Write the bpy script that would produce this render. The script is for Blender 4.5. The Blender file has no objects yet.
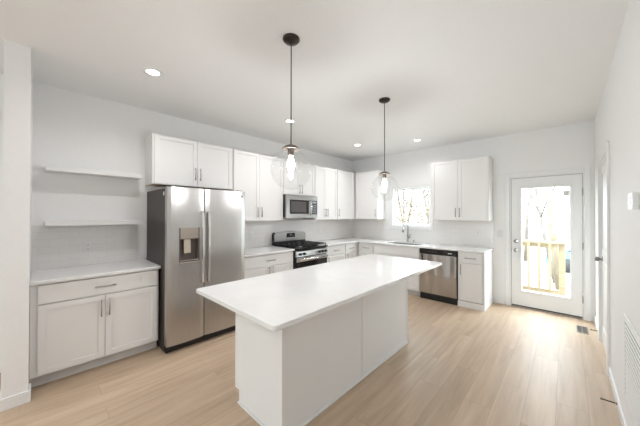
import bpy, bmesh, math, random
from mathutils import Vector, Matrix
PI = math.pi
random.seed(4)
S = bpy.context.scene
C = S.collection

# ------------------------------------------------------------------ camera
CAM = Vector((3.8421, -5.2314, 1.4719))
yaw, pit, rol, fpx = .7537, .0059, .0014, 262.61
fw = Vector((-math.sin(yaw)*math.cos(pit), math.cos(yaw)*math.cos(pit), math.sin(pit)))
rt = Vector((math.cos(yaw), math.sin(yaw), 0)); up = rt.cross(fw)
r2 = rt*math.cos(rol) + up*math.sin(rol); u2 = -rt*math.sin(rol) + up*math.cos(rol)
cd = bpy.data.cameras.new('camera'); cam = bpy.data.objects.new('camera', cd); C.objects.link(cam)
cd.sensor_width = 36; cd.lens = fpx/640*36; cd.clip_start = .02
m = Matrix((r2, u2, -fw)).transposed().to_4x4(); m.translation = CAM
cam.matrix_world = m
S.camera = cam
# ------------------------------------------------------------------ world, light, exposure
S.view_settings.view_transform = 'Standard'; S.view_settings.look = 'None'
S.view_settings.gamma = 1; S.view_settings.exposure = 0.40
S.view_settings.use_curve_mapping = False
w = bpy.data.worlds.new('overcast_sky'); S.world = w; w.use_nodes = True
bg = w.node_tree.nodes['Background']; bg.inputs[0].default_value = (.855, .94, 1, 1)
# overcast sky: the zenith is three times as bright as the horizon
ZENITH = 18.0
_t = w.node_tree; _c = _t.nodes.new('ShaderNodeTexCoord'); _s = _t.nodes.new('ShaderNodeSeparateXYZ'); _m = _t.nodes.new('ShaderNodeMapRange')
_m.inputs['From Min'].default_value = 0; _m.inputs['From Max'].default_value = 1; _m.inputs['To Min'].default_value = ZENITH/3; _m.inputs['To Max'].default_value = ZENITH
_t.links.new(_c.outputs['Generated'], _s.inputs[0]); _t.links.new(_s.outputs['Z'], _m.inputs[0]); _t.links.new(_m.outputs[0], bg.inputs[1])
def area(name, loc, rot, sx, sy, power, col, portal=False, shape='RECTANGLE', spread=PI):
    l = bpy.data.lights.new(name, 'AREA'); l.shape = shape; l.size = sx; l.size_y = sy
    l.energy = power; l.color = col; l.spread = spread
    o = bpy.data.objects.new(name, l); C.objects.link(o); o.location = loc; o.rotation_euler = rot
    if portal: l.cycles.is_portal = True
    return o
H = 2.786; W = 4.130; YB = -12.0
DAY = (.86, .935, 1.0)
area('daylight_portal_door', (3.60, .03, 1.08), (-PI/2, 0, 0), .6, 1.64, 1, DAY, True)
area('daylight_portal_window', (1.49, .08, 1.64), (-PI/2, 0, 0), .8, .8, 1, DAY, True)
# daylight through the unseen windows added behind the camera
area('daylight_portal_rear_a', (1.125, YB+.01, 1.45), (PI/2, 0, 0), 1.15, 1.9, 1, DAY, True)
area('daylight_portal_rear_b', (3.025, YB+.01, 1.45), (PI/2, 0, 0), 1.15, 1.9, 1, DAY, True)
CAN_POWER = 5.2; CAN_COL = (.985, .985, 1.0)

# ------------------------------------------------------------------ materials
MATS = {}
def mat(name, col, rough=.5, metal=0, spec=None, coat=0, emit=None, estr=0):
    m = bpy.data.materials.new(name); m.use_nodes = True
    b = m.node_tree.nodes['Principled BSDF']
    b.inputs['Base Color'].default_value = (*col, 1); b.inputs['Roughness'].default_value = rough
    b.inputs['Metallic'].default_value = metal
    if spec is not None: b.inputs['Specular IOR Level'].default_value = spec
    if coat: b.inputs['Coat Weight'].default_value = coat
    if emit: b.inputs['Emission Color'].default_value = (*emit, 1); b.inputs['Emission Strength'].default_value = estr
    MATS[name] = m
    return m
def nd(m, t, **kw):
    n = m.node_tree.nodes.new(t)
    for k, v in kw.items(): setattr(n, k, v)
    return n
def lk(m, a, b): m.node_tree.links.new(a, b)
def noisy(m, c1, c2, scale, stretch=(1, 1, 1), detail=3, bump=0, pos=(.35, .65)):
    tc = nd(m, 'ShaderNodeTexCoord'); mp = nd(m, 'ShaderNodeMapping'); mp.inputs['Scale'].default_value = stretch
    nz = nd(m, 'ShaderNodeTexNoise'); nz.inputs['Scale'].default_value = scale; nz.inputs['Detail'].default_value = detail
    cr = nd(m, 'ShaderNodeValToRGB')
    cr.color_ramp.elements[0].position = pos[0]; cr.color_ramp.elements[1].position = pos[1]
    cr.color_ramp.elements[0].color = (*c1, 1); cr.color_ramp.elements[1].color = (*c2, 1)
    lk(m, tc.outputs['Object'], mp.inputs[0]); lk(m, mp.outputs[0], nz.inputs['Vector'])
    lk(m, nz.outputs['Fac'], cr.inputs[0])
    b = m.node_tree.nodes['Principled BSDF']
    lk(m, cr.outputs[0], b.inputs['Base Color'])
    if bump:
        bp = nd(m, 'ShaderNodeBump'); bp.inputs['Strength'].default_value = bump; bp.inputs['Distance'].default_value = .002
        lk(m, nz.outputs['Fac'], bp.inputs['Height']); lk(m, bp.outputs[0], b.inputs['Normal'])
    return m

WALL = noisy(mat('wall_paint', (.8, .8, .8), .75), (.872, .868, .858), (.885, .881, .872), 40, bump=.05)
CEIL = noisy(mat('ceiling_paint', (.8, .8, .8), .85), (.885, .883, .876), (.897, .895, .889), 60, bump=.08)
TRIM = mat('trim_white_paint', (.85, .85, .845), .4)
CAB = mat('cabinet_white_paint', (.87, .862, .85), .5, spec=.35)
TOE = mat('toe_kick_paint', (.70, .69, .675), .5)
CABIN = mat('cabinet_underside_birch', (.62, .50, .38), .6)
STEEL = noisy(mat('brushed_stainless', (.6, .6, .6), .28, 1), (.50, .49, .48), (.56, .55, .54), 12, (60, 60, .6), 2)
STEEL.node_tree.nodes['Principled BSDF'].inputs['Anisotropic'].default_value = .4
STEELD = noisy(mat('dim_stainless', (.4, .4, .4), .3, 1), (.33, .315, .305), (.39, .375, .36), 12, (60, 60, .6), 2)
STEELB = mat('bright_stainless', (.78, .77, .76), .2, 1)
NICKD = mat('satin_nickel_dark', (.30, .285, .27), .3, 1)
NICK = mat('brushed_nickel', (.43, .41, .385), .32, 1)
CHROME = mat('chrome', (.52, .52, .53), .15, 1)
DARK = mat('dark_grey_enamel', (.034, .026, .022), .4, spec=.3)
BLACK = mat('black_plastic', (.015, .015, .016), .35)
BLKGLASS = mat('black_glass', (.012, .012, .013), .08)
IRON = mat('cast_iron', (.02, .02, .021), .55)
SCREEN = mat('smoked_window', (.10, .09, .085), .1)
BLUEPAN = mat('keypad_dark_blue', (.05, .065, .09), .15)
BRONZE = mat('dark_bronze', (.035, .024, .020), .35, .6)
PLAST = mat('white_plastic', (.82, .82, .81), .35)
SLOT = mat('outlet_slot_dark', (.12, .11, .10), .6)
GREYP = mat('grey_display', (.33, .34, .34), .25)
LENS = mat('lamp_lens_lit', (1, 1, 1), .5, emit=(1, .99, .97), estr=6)
BULB = mat('bulb_lit', (1, 1, 1), .4, emit=(.985, .985, 1), estr=215)
BEIGE = mat('dispenser_paddle_beige', (.62, .55, .45), .35)
CAV = mat('dispenser_cavity', (.13, .105, .09), .4)

def glass(name, tint=(1, 1, 1), lo=.02, hi=.45, rough=0.0):
    m = bpy.data.materials.new(name); m.use_nodes = True; t = m.node_tree; t.nodes.clear()
    o = nd(m, 'ShaderNodeOutputMaterial'); mx = nd(m, 'ShaderNodeMixShader')
    tr = nd(m, 'ShaderNodeBsdfTransparent'); tr.inputs[0].default_value = (*tint, 1)
    g = nd(m, 'ShaderNodeBsdfGlossy'); g.inputs['Roughness'].default_value = rough
    lw = nd(m, 'ShaderNodeLayerWeight'); lw.inputs[0].default_value = .25
    mr = nd(m, 'ShaderNodeMapRange'); mr.inputs['To Min'].default_value = lo; mr.inputs['To Max'].default_value = hi
    lk(m, lw.outputs['Facing'], mr.inputs[0]); lk(m, mr.outputs[0], mx.inputs[0])
    lk(m, tr.outputs[0], mx.inputs[1]); lk(m, g.outputs[0], mx.inputs[2]); lk(m, mx.outputs[0], o.inputs[0])
    return m
PANE = glass('window_glass', (.97, .985, .98), .004, .10)
GLOBE = glass('clear_globe_glass', (.985, .988, .988), .012, .24)

# dishwasher steel: very slightly wavy sheet
STEELW = mat('wavy_stainless', (.50, .485, .475), .2, 1)
def wavy(m):
    b = m.node_tree.nodes['Principled BSDF']; tc = nd(m, 'ShaderNodeTexCoord'); mp = nd(m, 'ShaderNodeMapping'); mp.inputs['Scale'].default_value = (9, 9, .6)
    nz = nd(m, 'ShaderNodeTexNoise'); nz.inputs['Scale'].default_value = 1; nz.inputs['Detail'].default_value = 0
    bp = nd(m, 'ShaderNodeBump'); bp.inputs['Strength'].default_value = .8; bp.inputs['Distance'].default_value = .03
    lk(m, tc.outputs['Object'], mp.inputs[0]); lk(m, mp.outputs[0], nz.inputs['Vector']); lk(m, nz.outputs['Fac'], bp.inputs['Height']); lk(m, bp.outputs[0], b.inputs['Normal'])
wavy(STEELW)
# quartz
QUARTZ = noisy(mat('white_quartz', (.86, .86, .85), .13), (.835, .83, .82), (.875, .87, .86), 5, detail=6)
# wood floor: planks run along Y
FLOOR = mat('oak_plank_floor', (.5, .4, .3), .43)
def floor_nodes(m):
    b = m.node_tree.nodes['Principled BSDF']
    tc = nd(m, 'ShaderNodeTexCoord'); sp = nd(m, 'ShaderNodeSeparateXYZ'); cb = nd(m, 'ShaderNodeCombineXYZ')
    lk(m, tc.outputs['Object'], sp.inputs[0]); lk(m, sp.outputs['Y'], cb.inputs['X']); lk(m, sp.outputs['X'], cb.inputs['Y'])
    br = nd(m, 'ShaderNodeTexBrick'); br.offset = .37; br.offset_frequency = 2
    br.inputs['Scale'].default_value = 1; br.inputs['Brick Width'].default_value = 1.22; br.inputs['Row Height'].default_value = .18
    br.inputs['Mortar Size'].default_value = .0012; br.inputs['Mortar Smooth'].default_value = .3; br.inputs['Bias'].default_value = 0
    br.inputs['Color1'].default_value = (0, 0, 0, 1); br.inputs['Color2'].default_value = (1, 1, 1, 1); br.inputs['Mortar'].default_value = (.5, .5, .5, 1)
    lk(m, cb.outputs[0], br.inputs['Vector'])
    # grain shifted per plank
    ad = nd(m, 'ShaderNodeVectorMath', operation='MULTIPLY_ADD')
    lk(m, br.outputs['Color'], ad.inputs[0]); ad.inputs[1].default_value = (7, 5, 3); lk(m, cb.outputs[0], ad.inputs[2])
    mp = nd(m, 'ShaderNodeMapping'); mp.inputs['Scale'].default_value = (.7, 8, 1); lk(m, ad.outputs[0], mp.inputs[0])
    nz = nd(m, 'ShaderNodeTexNoise'); nz.inputs['Scale'].default_value = 2.2; nz.inputs['Detail'].default_value = 5; nz.inputs['Distortion'].default_value = .5
    lk(m, mp.outputs[0], nz.inputs['Vector'])
    cr = nd(m, 'ShaderNodeValToRGB'); e = cr.color_ramp.elements
    e[0].position = .3; e[0].color = (.475, .345, .236, 1); e[1].position = .72; e[1].color = (.605, .470, .342, 1)
    k = e.new(.5); k.color = (.545, .407, .288, 1)
    lk(m, nz.outputs['Fac'], cr.inputs[0])
    mx = nd(m, 'ShaderNodeMix', data_type='RGBA', blend_type='MULTIPLY'); mx.inputs[0].default_value = 1
    pr = nd(m, 'ShaderNodeValToRGB'); pr.color_ramp.elements[0].color = (.90, .89, .88, 1); pr.color_ramp.elements[1].color = (1.06, 1.06, 1.07, 1)
    lk(m, br.outputs['Color'], pr.inputs[0]); lk(m, cr.outputs[0], mx.inputs[6]); lk(m, pr.outputs[0], mx.inputs[7])
    mg = nd(m, 'ShaderNodeMix', data_type='RGBA', blend_type='MIX')
    mg.inputs[7].default_value = (.22, .16, .11, 1)
    sc = nd(m, 'ShaderNodeMath', operation='MULTIPLY'); sc.inputs[1].default_value = .6
    lk(m, br.outputs['Fac'], sc.inputs[0]); lk(m, sc.outputs[0], mg.inputs[0]); lk(m, mx.outputs[2], mg.inputs[6])
    lk(m, mg.outputs[2], b.inputs['Base Color'])
    bp = nd(m, 'ShaderNodeBump'); bp.inputs['Strength'].default_value = .12; bp.inputs['Distance'].default_value = .002
    lk(m, nz.outputs['Fac'], bp.inputs['Height']); lk(m, bp.outputs[0], b.inputs['Normal'])
floor_nodes(FLOOR)
def tile_mat(name, axis, col, grout):
    m = mat(name, col, .16); b = m.node_tree.nodes['Principled BSDF']
    tc = nd(m, 'ShaderNodeTexCoord'); sp = nd(m, 'ShaderNodeSeparateXYZ'); cb = nd(m, 'ShaderNodeCombineXYZ')
    lk(m, tc.outputs['Object'], sp.inputs[0]); lk(m, sp.outputs[axis], cb.inputs['X']); lk(m, sp.outputs['Z'], cb.inputs['Y'])
    br = nd(m, 'ShaderNodeTexBrick'); br.offset = .5
    br.inputs['Scale'].default_value = 1; br.inputs['Brick Width'].default_value = .152; br.inputs['Row Height'].default_value = .076
    br.inputs['Mortar Size'].default_value = .0014; br.inputs['Mortar Smooth'].default_value = .5
    c2 = tuple(c*.975 for c in col)
    br.inputs['Color1'].default_value = (*col, 1); br.inputs['Color2'].default_value = (*c2, 1); br.inputs['Mortar'].default_value = (*grout, 1)
    lk(m, cb.outputs[0], br.inputs['Vector']); lk(m, br.outputs['Color'], b.inputs['Base Color'])
    bp = nd(m, 'ShaderNodeBump', invert=True); bp.inputs['Strength'].default_value = .35; bp.inputs['Distance'].default_value = .001
    lk(m, br.outputs['Fac'], bp.inputs['Height']); lk(m, bp.outputs[0], b.inputs['Normal'])
    return m
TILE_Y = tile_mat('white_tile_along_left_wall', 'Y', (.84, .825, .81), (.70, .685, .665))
TILE_X = tile_mat('white_tile_along_back_wall', 'X', (.86, .85, .835), (.77, .76, .745))
DECK = noisy(mat('treated_pine', (.4, .3, .2), .7), (.20, .155, .095), (.24, .19, .12), 6, (1, 1, 12), bump=.1)
BARK = noisy(mat('tree_bark', (.3, .25, .2), .9), (.12, .095, .065), (.17, .14, .10), 9, (1, 1, .3), bump=.6)
BARK2 = noisy(mat('tree_bark_grey', (.3, .25, .2), .9), (.10, .085, .075), (.16, .14, .12), 9, (1, 1, .3), bump=.6)
GRASS = noisy(mat('winter_lawn', (.5, .5, .4), .95), (.20, .19, .15), (.30, .28, .24), 3, detail=6)
SIDING = mat('house_siding_pale', (.19, .165, .16), .8)
ROOF = mat('house_shingles', (.16, .15, .15), .9)
LEAF = noisy(mat('dry_leaves_tan', (.4, .3, .2), .9), (.10, .075, .045), (.16, .125, .08), 14)
CARB = mat('car_paint_blue', (.10, .24, .36), .3)
TYRE = mat('tyre_rubber', (.03, .03, .03), .8)

# ------------------------------------------------------------------ mesh helpers
class MB:
    def __init__(s): s.bm = bmesh.new(); s.mats = []
    def mi(s, m):
        if m not in s.mats: s.mats.append(m)
        return s.mats.index(m)
    def box(s, a, b, m=None):
        x0, x1 = sorted((a[0], b[0])); y0, y1 = sorted((a[1], b[1])); z0, z1 = sorted((a[2], b[2]))
        v = [s.bm.verts.new(p) for p in ((x0,y0,z0),(x1,y0,z0),(x1,y1,z0),(x0,y1,z0),(x0,y0,z1),(x1,y0,z1),(x1,y1,z1),(x0,y1,z1))]
        fs = [s.bm.faces.new([v[i] for i in f]) for f in ((0,3,2,1),(4,5,6,7),(0,1,5,4),(1,2,6,5),(2,3,7,6),(3,0,4,7))]
        if m:
            for f in fs: f.material_index = s.mi(m)
        return fs
    def prism(s, pts, lo, hi, axis='z', m=None):   # extrude a 2D polygon along an axis
        def P(p, h):
            return {'z': (p[0], p[1], h), 'y': (p[0], h, p[1]), 'x': (h, p[0], p[1])}[axis]
        a = [s.bm.verts.new(P(p, lo)) for p in pts]; b = [s.bm.verts.new(P(p, hi)) for p in pts]
        n = len(pts); fs = [s.bm.faces.new(a), s.bm.faces.new(b[::-1])]
        for i in range(n): fs.append(s.bm.faces.new([a[i], b[i], b[(i+1) % n], a[(i+1) % n]]))
        if m:
            for f in fs: f.material_index = s.mi(m)
        return fs
    def tube(s, pts, r, seg=12, m=None, caps=True, smooth=True):
        pts = [Vector(p) for p in pts]; rs = r if isinstance(r, (list, tuple)) else [r]*len(pts)
        rings = []; prev = None
        for i, p in enumerate(pts):
            t = (pts[min(i+1, len(pts)-1)] - pts[max(i-1, 0)]).normalized()
            if prev is None:
                n = t.cross(Vector((0, 0, 1)));
                if n.length < .05: n = t.cross(Vector((0, 1, 0)))
            else: n = prev - t*prev.dot(t)
            n.normalize(); prev = n; bn = t.cross(n)
            rings.append([s.bm.verts.new(p + (n*math.cos(a) + bn*math.sin(a))*rs[i]) for a in [2*PI*k/seg for k in range(seg)]])
        fs = []
        for i in range(len(rings)-1):
            for k in range(seg):
                f = s.bm.faces.new([rings[i][k], rings[i][(k+1) % seg], rings[i+1][(k+1) % seg], rings[i+1][k]]); f.smooth = smooth; fs.append(f)
        if caps: fs += [s.bm.faces.new(rings[0][::-1]), s.bm.faces.new(rings[-1])]
        if m:
            for f in fs: f.material_index = s.mi(m)
    def lathe(s, prof, c=(0, 0, 0), seg=32, axis='z', m=None, close=False):   # prof: (radius, height)
        rings = []
        for r, h in prof:
            ring = []
            for k in range(1 if r < 1e-6 else seg):
                a = 2*PI*k/seg; q = (r*math.cos(a), r*math.sin(a))
                p = {'z': (q[0], q[1], h), 'y': (q[0], h, q[1]), 'x': (h, q[0], q[1])}[axis]
                ring.append(s.bm.verts.new(Vector(p) + Vector(c)))
            rings.append(ring)
        for i in range(len(rings)-1):
            A, B = rings[i], rings[i+1]
            for k in range(seg):
                l = (k+1) % seg
                if len(A) == 1 and len(B) == 1: continue
                if len(A) == 1: f = s.bm.faces.new([A[0], B[k], B[l]])
                elif len(B) == 1: f = s.bm.faces.new([A[k], A[l], B[0]])
                else: f = s.bm.faces.new([A[k], A[l], B[l], B[k]])
                f.smooth = True
                if m: f.material_index = s.mi(m)
    def build(s, name, m=None, parent=None, bevel=0, loc=None, sharp=True):
        bmesh.ops.recalc_face_normals(s.bm, faces=s.bm.faces)
        me = bpy.data.meshes.new(name); s.bm.to_mesh(me); s.bm.free()
        for x in (s.mats or [m]): me.materials.append(x)
        o = bpy.data.objects.new(name, me); C.objects.link(o)
        if parent: o.parent = parent
        if loc: o.location = loc
        if bevel:
            b = o.modifiers.new('bevel', 'BEVEL'); b.width = bevel; b.segments = 2; b.limit_method = 'ANGLE'; b.angle_limit = .7
        return o
def bx(name, a, b, m, parent=None, bevel=0):
    k = MB(); k.box(a, b); return k.build(name, m, parent, bevel)
def tag(o, label, cat, group=None):
    o['label'] = label; o['category'] = cat
    if group: o['group'] = group
    return o
def thing(name, label, cat, loc=(0, 0, 0), rot=0, group=None):
    o = bpy.data.objects.new(name, None); C.objects.link(o); o.location = loc; o.rotation_euler = (0, 0, rot)
    o.empty_display_size = .1
    return tag(o, label, cat, group)
def struct(o, label=None):
    o['kind'] = 'structure'
    if label: o['label'] = label
    return o
def sroot(name, label=None, loc=(0, 0, 0), rot=0):
    o = bpy.data.objects.new(name, None); C.objects.link(o); o.location = loc; o.rotation_euler = (0, 0, rot)
    return struct(o, label)
def copy_tree(o, parent=None):
    c = o.copy(); C.objects.link(c); c.parent = parent
    for ch in list(o.children): copy_tree(ch, c)
    return c

# ------------------------------------------------------------------ room shell
struct(bx('floor', (-.12, YB, -.1), (W+.12, .14, 0), FLOOR), 'light oak plank floor')
struct(bx('ceiling', (-.12, YB, H), (W+.12, .14, H+.1), CEIL), 'flat white ceiling')
struct(bx('wall_left', (-.12, YB, 0), (0, 0, H), WALL), 'pale wall behind the fridge and shelves')
# back wall with window and door openings
wx0, wx1, wz0, wz1 = 1.085, 1.905, 1.235, 2.045
dx0, dx1, dz1 = 3.160, 4.035, 2.085
k = MB()
k.box((-.12, 0, 0), (wx0, .14, H)); k.box((wx0, 0, 0), (wx1, .14, wz0)); k.box((wx0, 0, wz1), (wx1, .14, H))
k.box((wx1, 0, 0), (dx0, .14, H)); k.box((dx0, 0, dz1), (dx1, .14, H)); k.box((dx1, 0, 0), (W+.12, .14, H))
struct(k.build('wall_back', WALL), 'pale wall with the sink window and patio door')
# right wall with an interior door opening
ry0, ry1 = -1.60, -.74
k = MB()
k.box((W, YB, 0), (W+.12, ry0, H)); k.box((W, ry1, 0), (W+.12, 0, H)); k.box((W, ry0, 2.085), (W+.12, ry1, H))
struct(k.build('wall_right', WALL), 'pale wall with the white interior door')
# rear wall (behind the camera) with two unseen windows added to light the room
k = MB()
for a, b in ((-.12, .5), (1.75, 2.4), (3.65, W+.12)): k.box((a, YB-.14, 0), (b, YB, H))
for a, b in ((.5, 1.75), (2.4, 3.65)):
    k.box((a, YB-.14, 0), (b, YB, .45)); k.box((a, YB-.14, 2.45), (b, YB, H))
struct(k.build('wall_rear', WALL), 'wall behind the viewer')
for n, a in ((2, .5), (3, 2.4)):
    r = sroot('window_%d' % n, 'unseen window added behind the viewer for daylight')
    k = MB()
    for q0, q1 in (((a, .45), (a+.05, 2.45)), ((a+1.2, .45), (a+1.25, 2.45)), ((a+.05, .45), (a+1.2, .5)), ((a+.05, 2.4), (a+1.2, 2.45)), ((a+.05, 1.43), (a+1.2, 1.47))):
        k.box((q0[0], YB-.10, q0[1]), (q1[0], YB-.04, q1[1]))
    k.build('window_frame', TRIM, r)
    bx('pane', (a+.05, YB-.075, .5), (a+1.2, YB-.070, 2.4), PANE, r)
# wall end at left of the picture
struct(bx('wall_partition', (0, -5.425, 0), (.760, -5.288, H), WALL), 'narrow wall end at the far left edge')
BBH = .092
def base(name, pts, label=None):
    k = MB()
    for a, b in pts:
        k.box((a[0], a[1], 0), (b[0], b[1], BBH-.012)); 
        x0, x1 = sorted((a[0], b[0])); y0, y1 = sorted((a[1], b[1]))
        k.box((x0, y0, BBH-.012), (x1, y1, BBH))
    return struct(k.build(name, TRIM, None, .004), label)
base('baseboard_partition', [((.760, -5.438), (.774, -5.275)), ((.64, -5.288), (.760, -5.275)), ((0, -5.438), (.760, -5.425))], 'white baseboard around the wall end')
base('baseboard_left', [((0, YB), (.013, -5.44))])
base('baseboard_back', [((2.952, -.013), (3.095, 0))])
base('baseboard_right', [((W-.013, YB), (W, ry0-.075)), ((W-.013, ry1+.075), (W, -.02))], 'white baseboard along the right wall')

# ------------------------------------------------------------------ patio door
r = sroot('door_1', 'white patio door with a full glass panel')
k = MB()
k.box((dx0, -.0, 0), (dx0+.025, .13, dz1)); k.box((dx1-.025, 0, 0), (dx1, .13, dz1)); k.box((dx0+.025, 0, dz1-.025), (dx1-.025, .13, dz1))
k.build('jamb', TRIM, r)
k = MB(); cw = .062
k.box((dx0-cw+.01, -.016, 0), (dx0+.01, -.0005, dz1+cw)); k.box((dx1-.01, -.016, 0), (dx1+cw-.01, -.0005, dz1+cw)); k.box((dx0+.01, -.016, dz1-.01), (dx1-.01, -.0005, dz1+cw))
k.build('casing', TRIM, r, .003)
sx0, sx1, sz0, sz1 = 3.189, 4.007, .032, 2.055
gx0, gx1, gz0, gz1 = 3.322, 3.879, .275, 1.888
k = MB()
k.box((sx0, .012, sz0), (gx0, .055, sz1)); k.box((gx1, .012, sz0), (sx1, .055, sz1))
k.box((gx0, .012, sz0), (gx1, .055, gz0)); k.box((gx0, .012, gz1), (gx1, .055, sz1))
k.build('door_slab', TRIM, r)
k = MB(); q = .028
k.box((gx0-q, .002, gz0-q), (gx0, .012, gz1+q)); k.box((gx1, .002, gz0-q), (gx1+q, .012, gz1+q))
k.box((gx0, .002, gz0-q), (gx1, .012, gz0)); k.box((gx0, .002, gz1), (gx1, .012, gz1+q))
k.build('glass_frame', TRIM, r, .003)
bx('pane', (gx0, .030, gz0), (gx1, .036, gz1), PANE, r)
k = MB(); k.box((dx0+.0255, .016, .032), (sx0-.0004, .050, 2.0595)); k.box((sx1+.0004, .016, .032), (dx1-.0255, .050, 2.0595)); k.box((sx0-.0004, .016, sz1+.0004), (sx1+.0004, .050, 2.0595))
k.build('weatherstrip', BLACK, r)
bx('threshold', (dx0+.025, -.012, .0), (dx1-.025, .13, .018), NICK, r)
bx('door_sweep', (sx0, .014, .019), (sx1, .05, .031), BLACK, r)
for zz, nm in ((1.047, 'deadbolt'), (.905, 'door_knob')):
    k = MB()
    if nm == 'deadbolt': k.lathe([(0, -.035), (.012, -.035), (.014, -.03), (.024, -.014), (.031, -.008), (.031, .011)], (3.250, 0, zz), 24, 'y')
    else: k.lathe([(0, -.065), (.018, -.063), (.028, -.05), (.027, -.036), (.014, -.024), (.013, -.006), (.031, -.002), (.031, .011)], (3.250, 0, zz), 24, 'y')
    k.build(nm, NICK, r)
bx('latch_plate', (3.184, .004, .87), (3.1895, .03, .94), BLACK, r)
for zz in (.28, 1.03, 1.80):
    k = MB(); k.tube([(4.009, .003, zz-.05), (4.009, .003, zz+.05)], .007, 10); k.box((4.003, .004, zz-.045), (4.022, .010, zz+.045)); k.build('hinge', NICK, r)

# ------------------------------------------------------------------ sink window
r = sroot('window_1', 'double-hung window with two by two panes above the sink')
k = MB()
k.box((wx0, .0, wz0), (wx0+.018, .13, wz1)); k.box((wx1-.018, 0, wz0), (wx1, .13, wz1)); k.box((wx0+.018, 0, wz1-.018), (wx1-.018, .13, wz1)); k.box((wx0+.018, 0, wz0), (wx1-.018, .13, wz0+.018))
k.build('window_frame', TRIM, r)
k = MB()
k.box((wx0-.075, -.018, wz0-.065), (wx0+.008, -.0005, wz1+.03)); k.box((wx1-.008, -.018, wz0-.065), (wx1+.05, -.0005, wz1+.03))
k.box((wx0+.008, -.018, wz1-.008), (wx1-.008, -.0005, wz1+.03)); k.box((wx0+.008, -.018, wz0-.065), (wx1-.008, -.0005, wz0+.008))
k.build('casing', TRIM, r, .003)
def sash(name, z0, z1, y):
    k = MB(); a, b = wx0+.018, wx1-.018; t = .034
    k.box((a, y, z0), (a+t, y+.03, z1)); k.box((b-t, y, z0), (b, y+.03, z1)); k.box((a+t, y, z0), (b-t, y+.03, z0+t)); k.box((a+t, y, z1-t), (b-t, y+.03, z1))
    mx = (a+b)/2; k.box((mx-.008, y+.010, z0+t), (mx+.008, y+.024, z1-t))
    s = k.build(name, TRIM, r)
    bx('pane', (a+t, y+.015, z0+t), (b-t, y+.018, z1-t), PANE, s)
mz = 1.645
sash('lower_sash', wz0+.018, mz+.018, .045); sash('upper_sash', mz-.017, wz1-.018, .078)
bx('sash_lock', (1.47, .03, mz-.004), (1.52, .046, mz+.014), NICK, r)

# ------------------------------------------------------------------ interior door on the right wall
r = sroot('door_2', 'white interior door in the right wall')
k = MB()
k.box((W, ry0, 0), (W+.12, ry0+.02, 2.085)); k.box((W, ry1-.02, 0), (W+.12, ry1, 2.085)); k.box((W, ry0+.02, 2.065), (W+.12, ry1-.02, 2.085))
k.build('jamb', TRIM, r)
k = MB()
k.box((W-.018, ry0-.07, 0), (W-.0005, ry0+.008, 2.15)); k.box((W-.018, ry1-.008, 0), (W-.0005, ry1+.07, 2.15)); k.box((W-.018, ry0+.008, 2.077), (W-.0005, ry1-.008, 2.15))
k.build('casing', TRIM, r, .003)
k = MB(); a, b = ry0+.023, ry1-.023
k.box((W+.012, a, .01), (W+.045, b, 2.06))
for z0, z1 in ((.2, .95), (1.07, 1.95)):      # raised panel mouldings
    k.box((W+.006, a+.11, z0), (W+.012, b-.11, z0+.02)); k.box((W+.006, a+.11, z1-.02), (W+.012, b-.11, z1))
    k.box((W+.006, a+.11, z0+.02), (W+.012, a+.13, z1-.02)); k.box((W+.006, b-.13, z0+.02), (W+.012, b-.11, z1-.02))
k.build('door_slab', TRIM, r)
k = MB(); k.lathe([(0, -.052), (.02, -.05), (.028, -.038), (.026, -.022), (.012, -.010), (.011, .002), (.033, .006), (.033, .0115)], (W, b-.065, .965), 20, 'x'); k.build('door_knob', NICKD, r)
for zz in (.28, 1.08, 1.86):
    k = MB(); k.tube([(W+.002, a-.002, zz-.05), (W+.002, a-.002, zz+.05)], .008, 10); k.build('hinge', NICK, r)

# ------------------------------------------------------------------ cabinets
def handle(parent, p, vertical, L=.16):
    k = MB(); x, y, z = p; o = .030; R_ = .006
    if vertical:
        k.tube([(x, y-o, z-L/2), (x, y-o, z+L/2)], R_, 10)
        for s in (-1, 1): k.tube([(x, y, z+s*(L/2-.018)), (x, y-o, z+s*(L/2-.018))], .0045, 8)
    else:
        k.tube([(x-L/2, y-o, z), (x+L/2, y-o, z)], R_, 10)
        for s in (-1, 1): k.tube([(x+s*(L/2-.018), y, z), (x+s*(L/2-.018), y-o, z)], .0045, 8)
    return k.build('handle', NICK, parent)
def shaker(name, parent, x0, x1, z0, z1, yf, st=.057, flat=False):
    t = .019; k = MB()          # yf: back of the door; front is yf - t
    if flat: k.box((x0, yf-t, z0), (x1, yf, z1))
    else:
        k.box((x0, yf-t, z0), (x0+st, yf, z1)); k.box((x1-st, yf-t, z0), (x1, yf, z1))
        k.box((x0+st, yf-t, z0), (x1-st, yf, z0+st)); k.box((x0+st, yf-t, z1-st), (x1-st, yf, z1))
        k.box((x0+st, yf-t+.009, z0+st), (x1-st, yf-.002, z1-st))
    return k.build(name, CAB, parent, .0012)
G = .0018
def base_cab(name, label, loc, rot, w, fronts, depth=.59, toe=True, group=None, top=.884):
    r = thing(name, label, 'cabinet', loc, rot, group)
    z0 = .10
    bx('cabinet_body', (.001, -depth, z0), (w-.001, -.002, top-.001), CAB, r)
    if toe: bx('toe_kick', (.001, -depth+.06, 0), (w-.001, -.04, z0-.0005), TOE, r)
    for f in fronts: front(r, f, depth)
    return r
def front(r, f, depth):
    kind, x0, x1, z0, z1, hx, hz = f
    d = shaker('drawer' if kind == 'drawer' else ('false_front' if kind == 'false' else 'door'), r, x0+G, x1-G, z0, z1, -depth-.0008, .05 if kind == 'door' else .03, flat=kind in ('drawer', 'false'))
    if hx is not None: handle(d, (hx, -depth-.0198, hz), kind == 'door')
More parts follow.
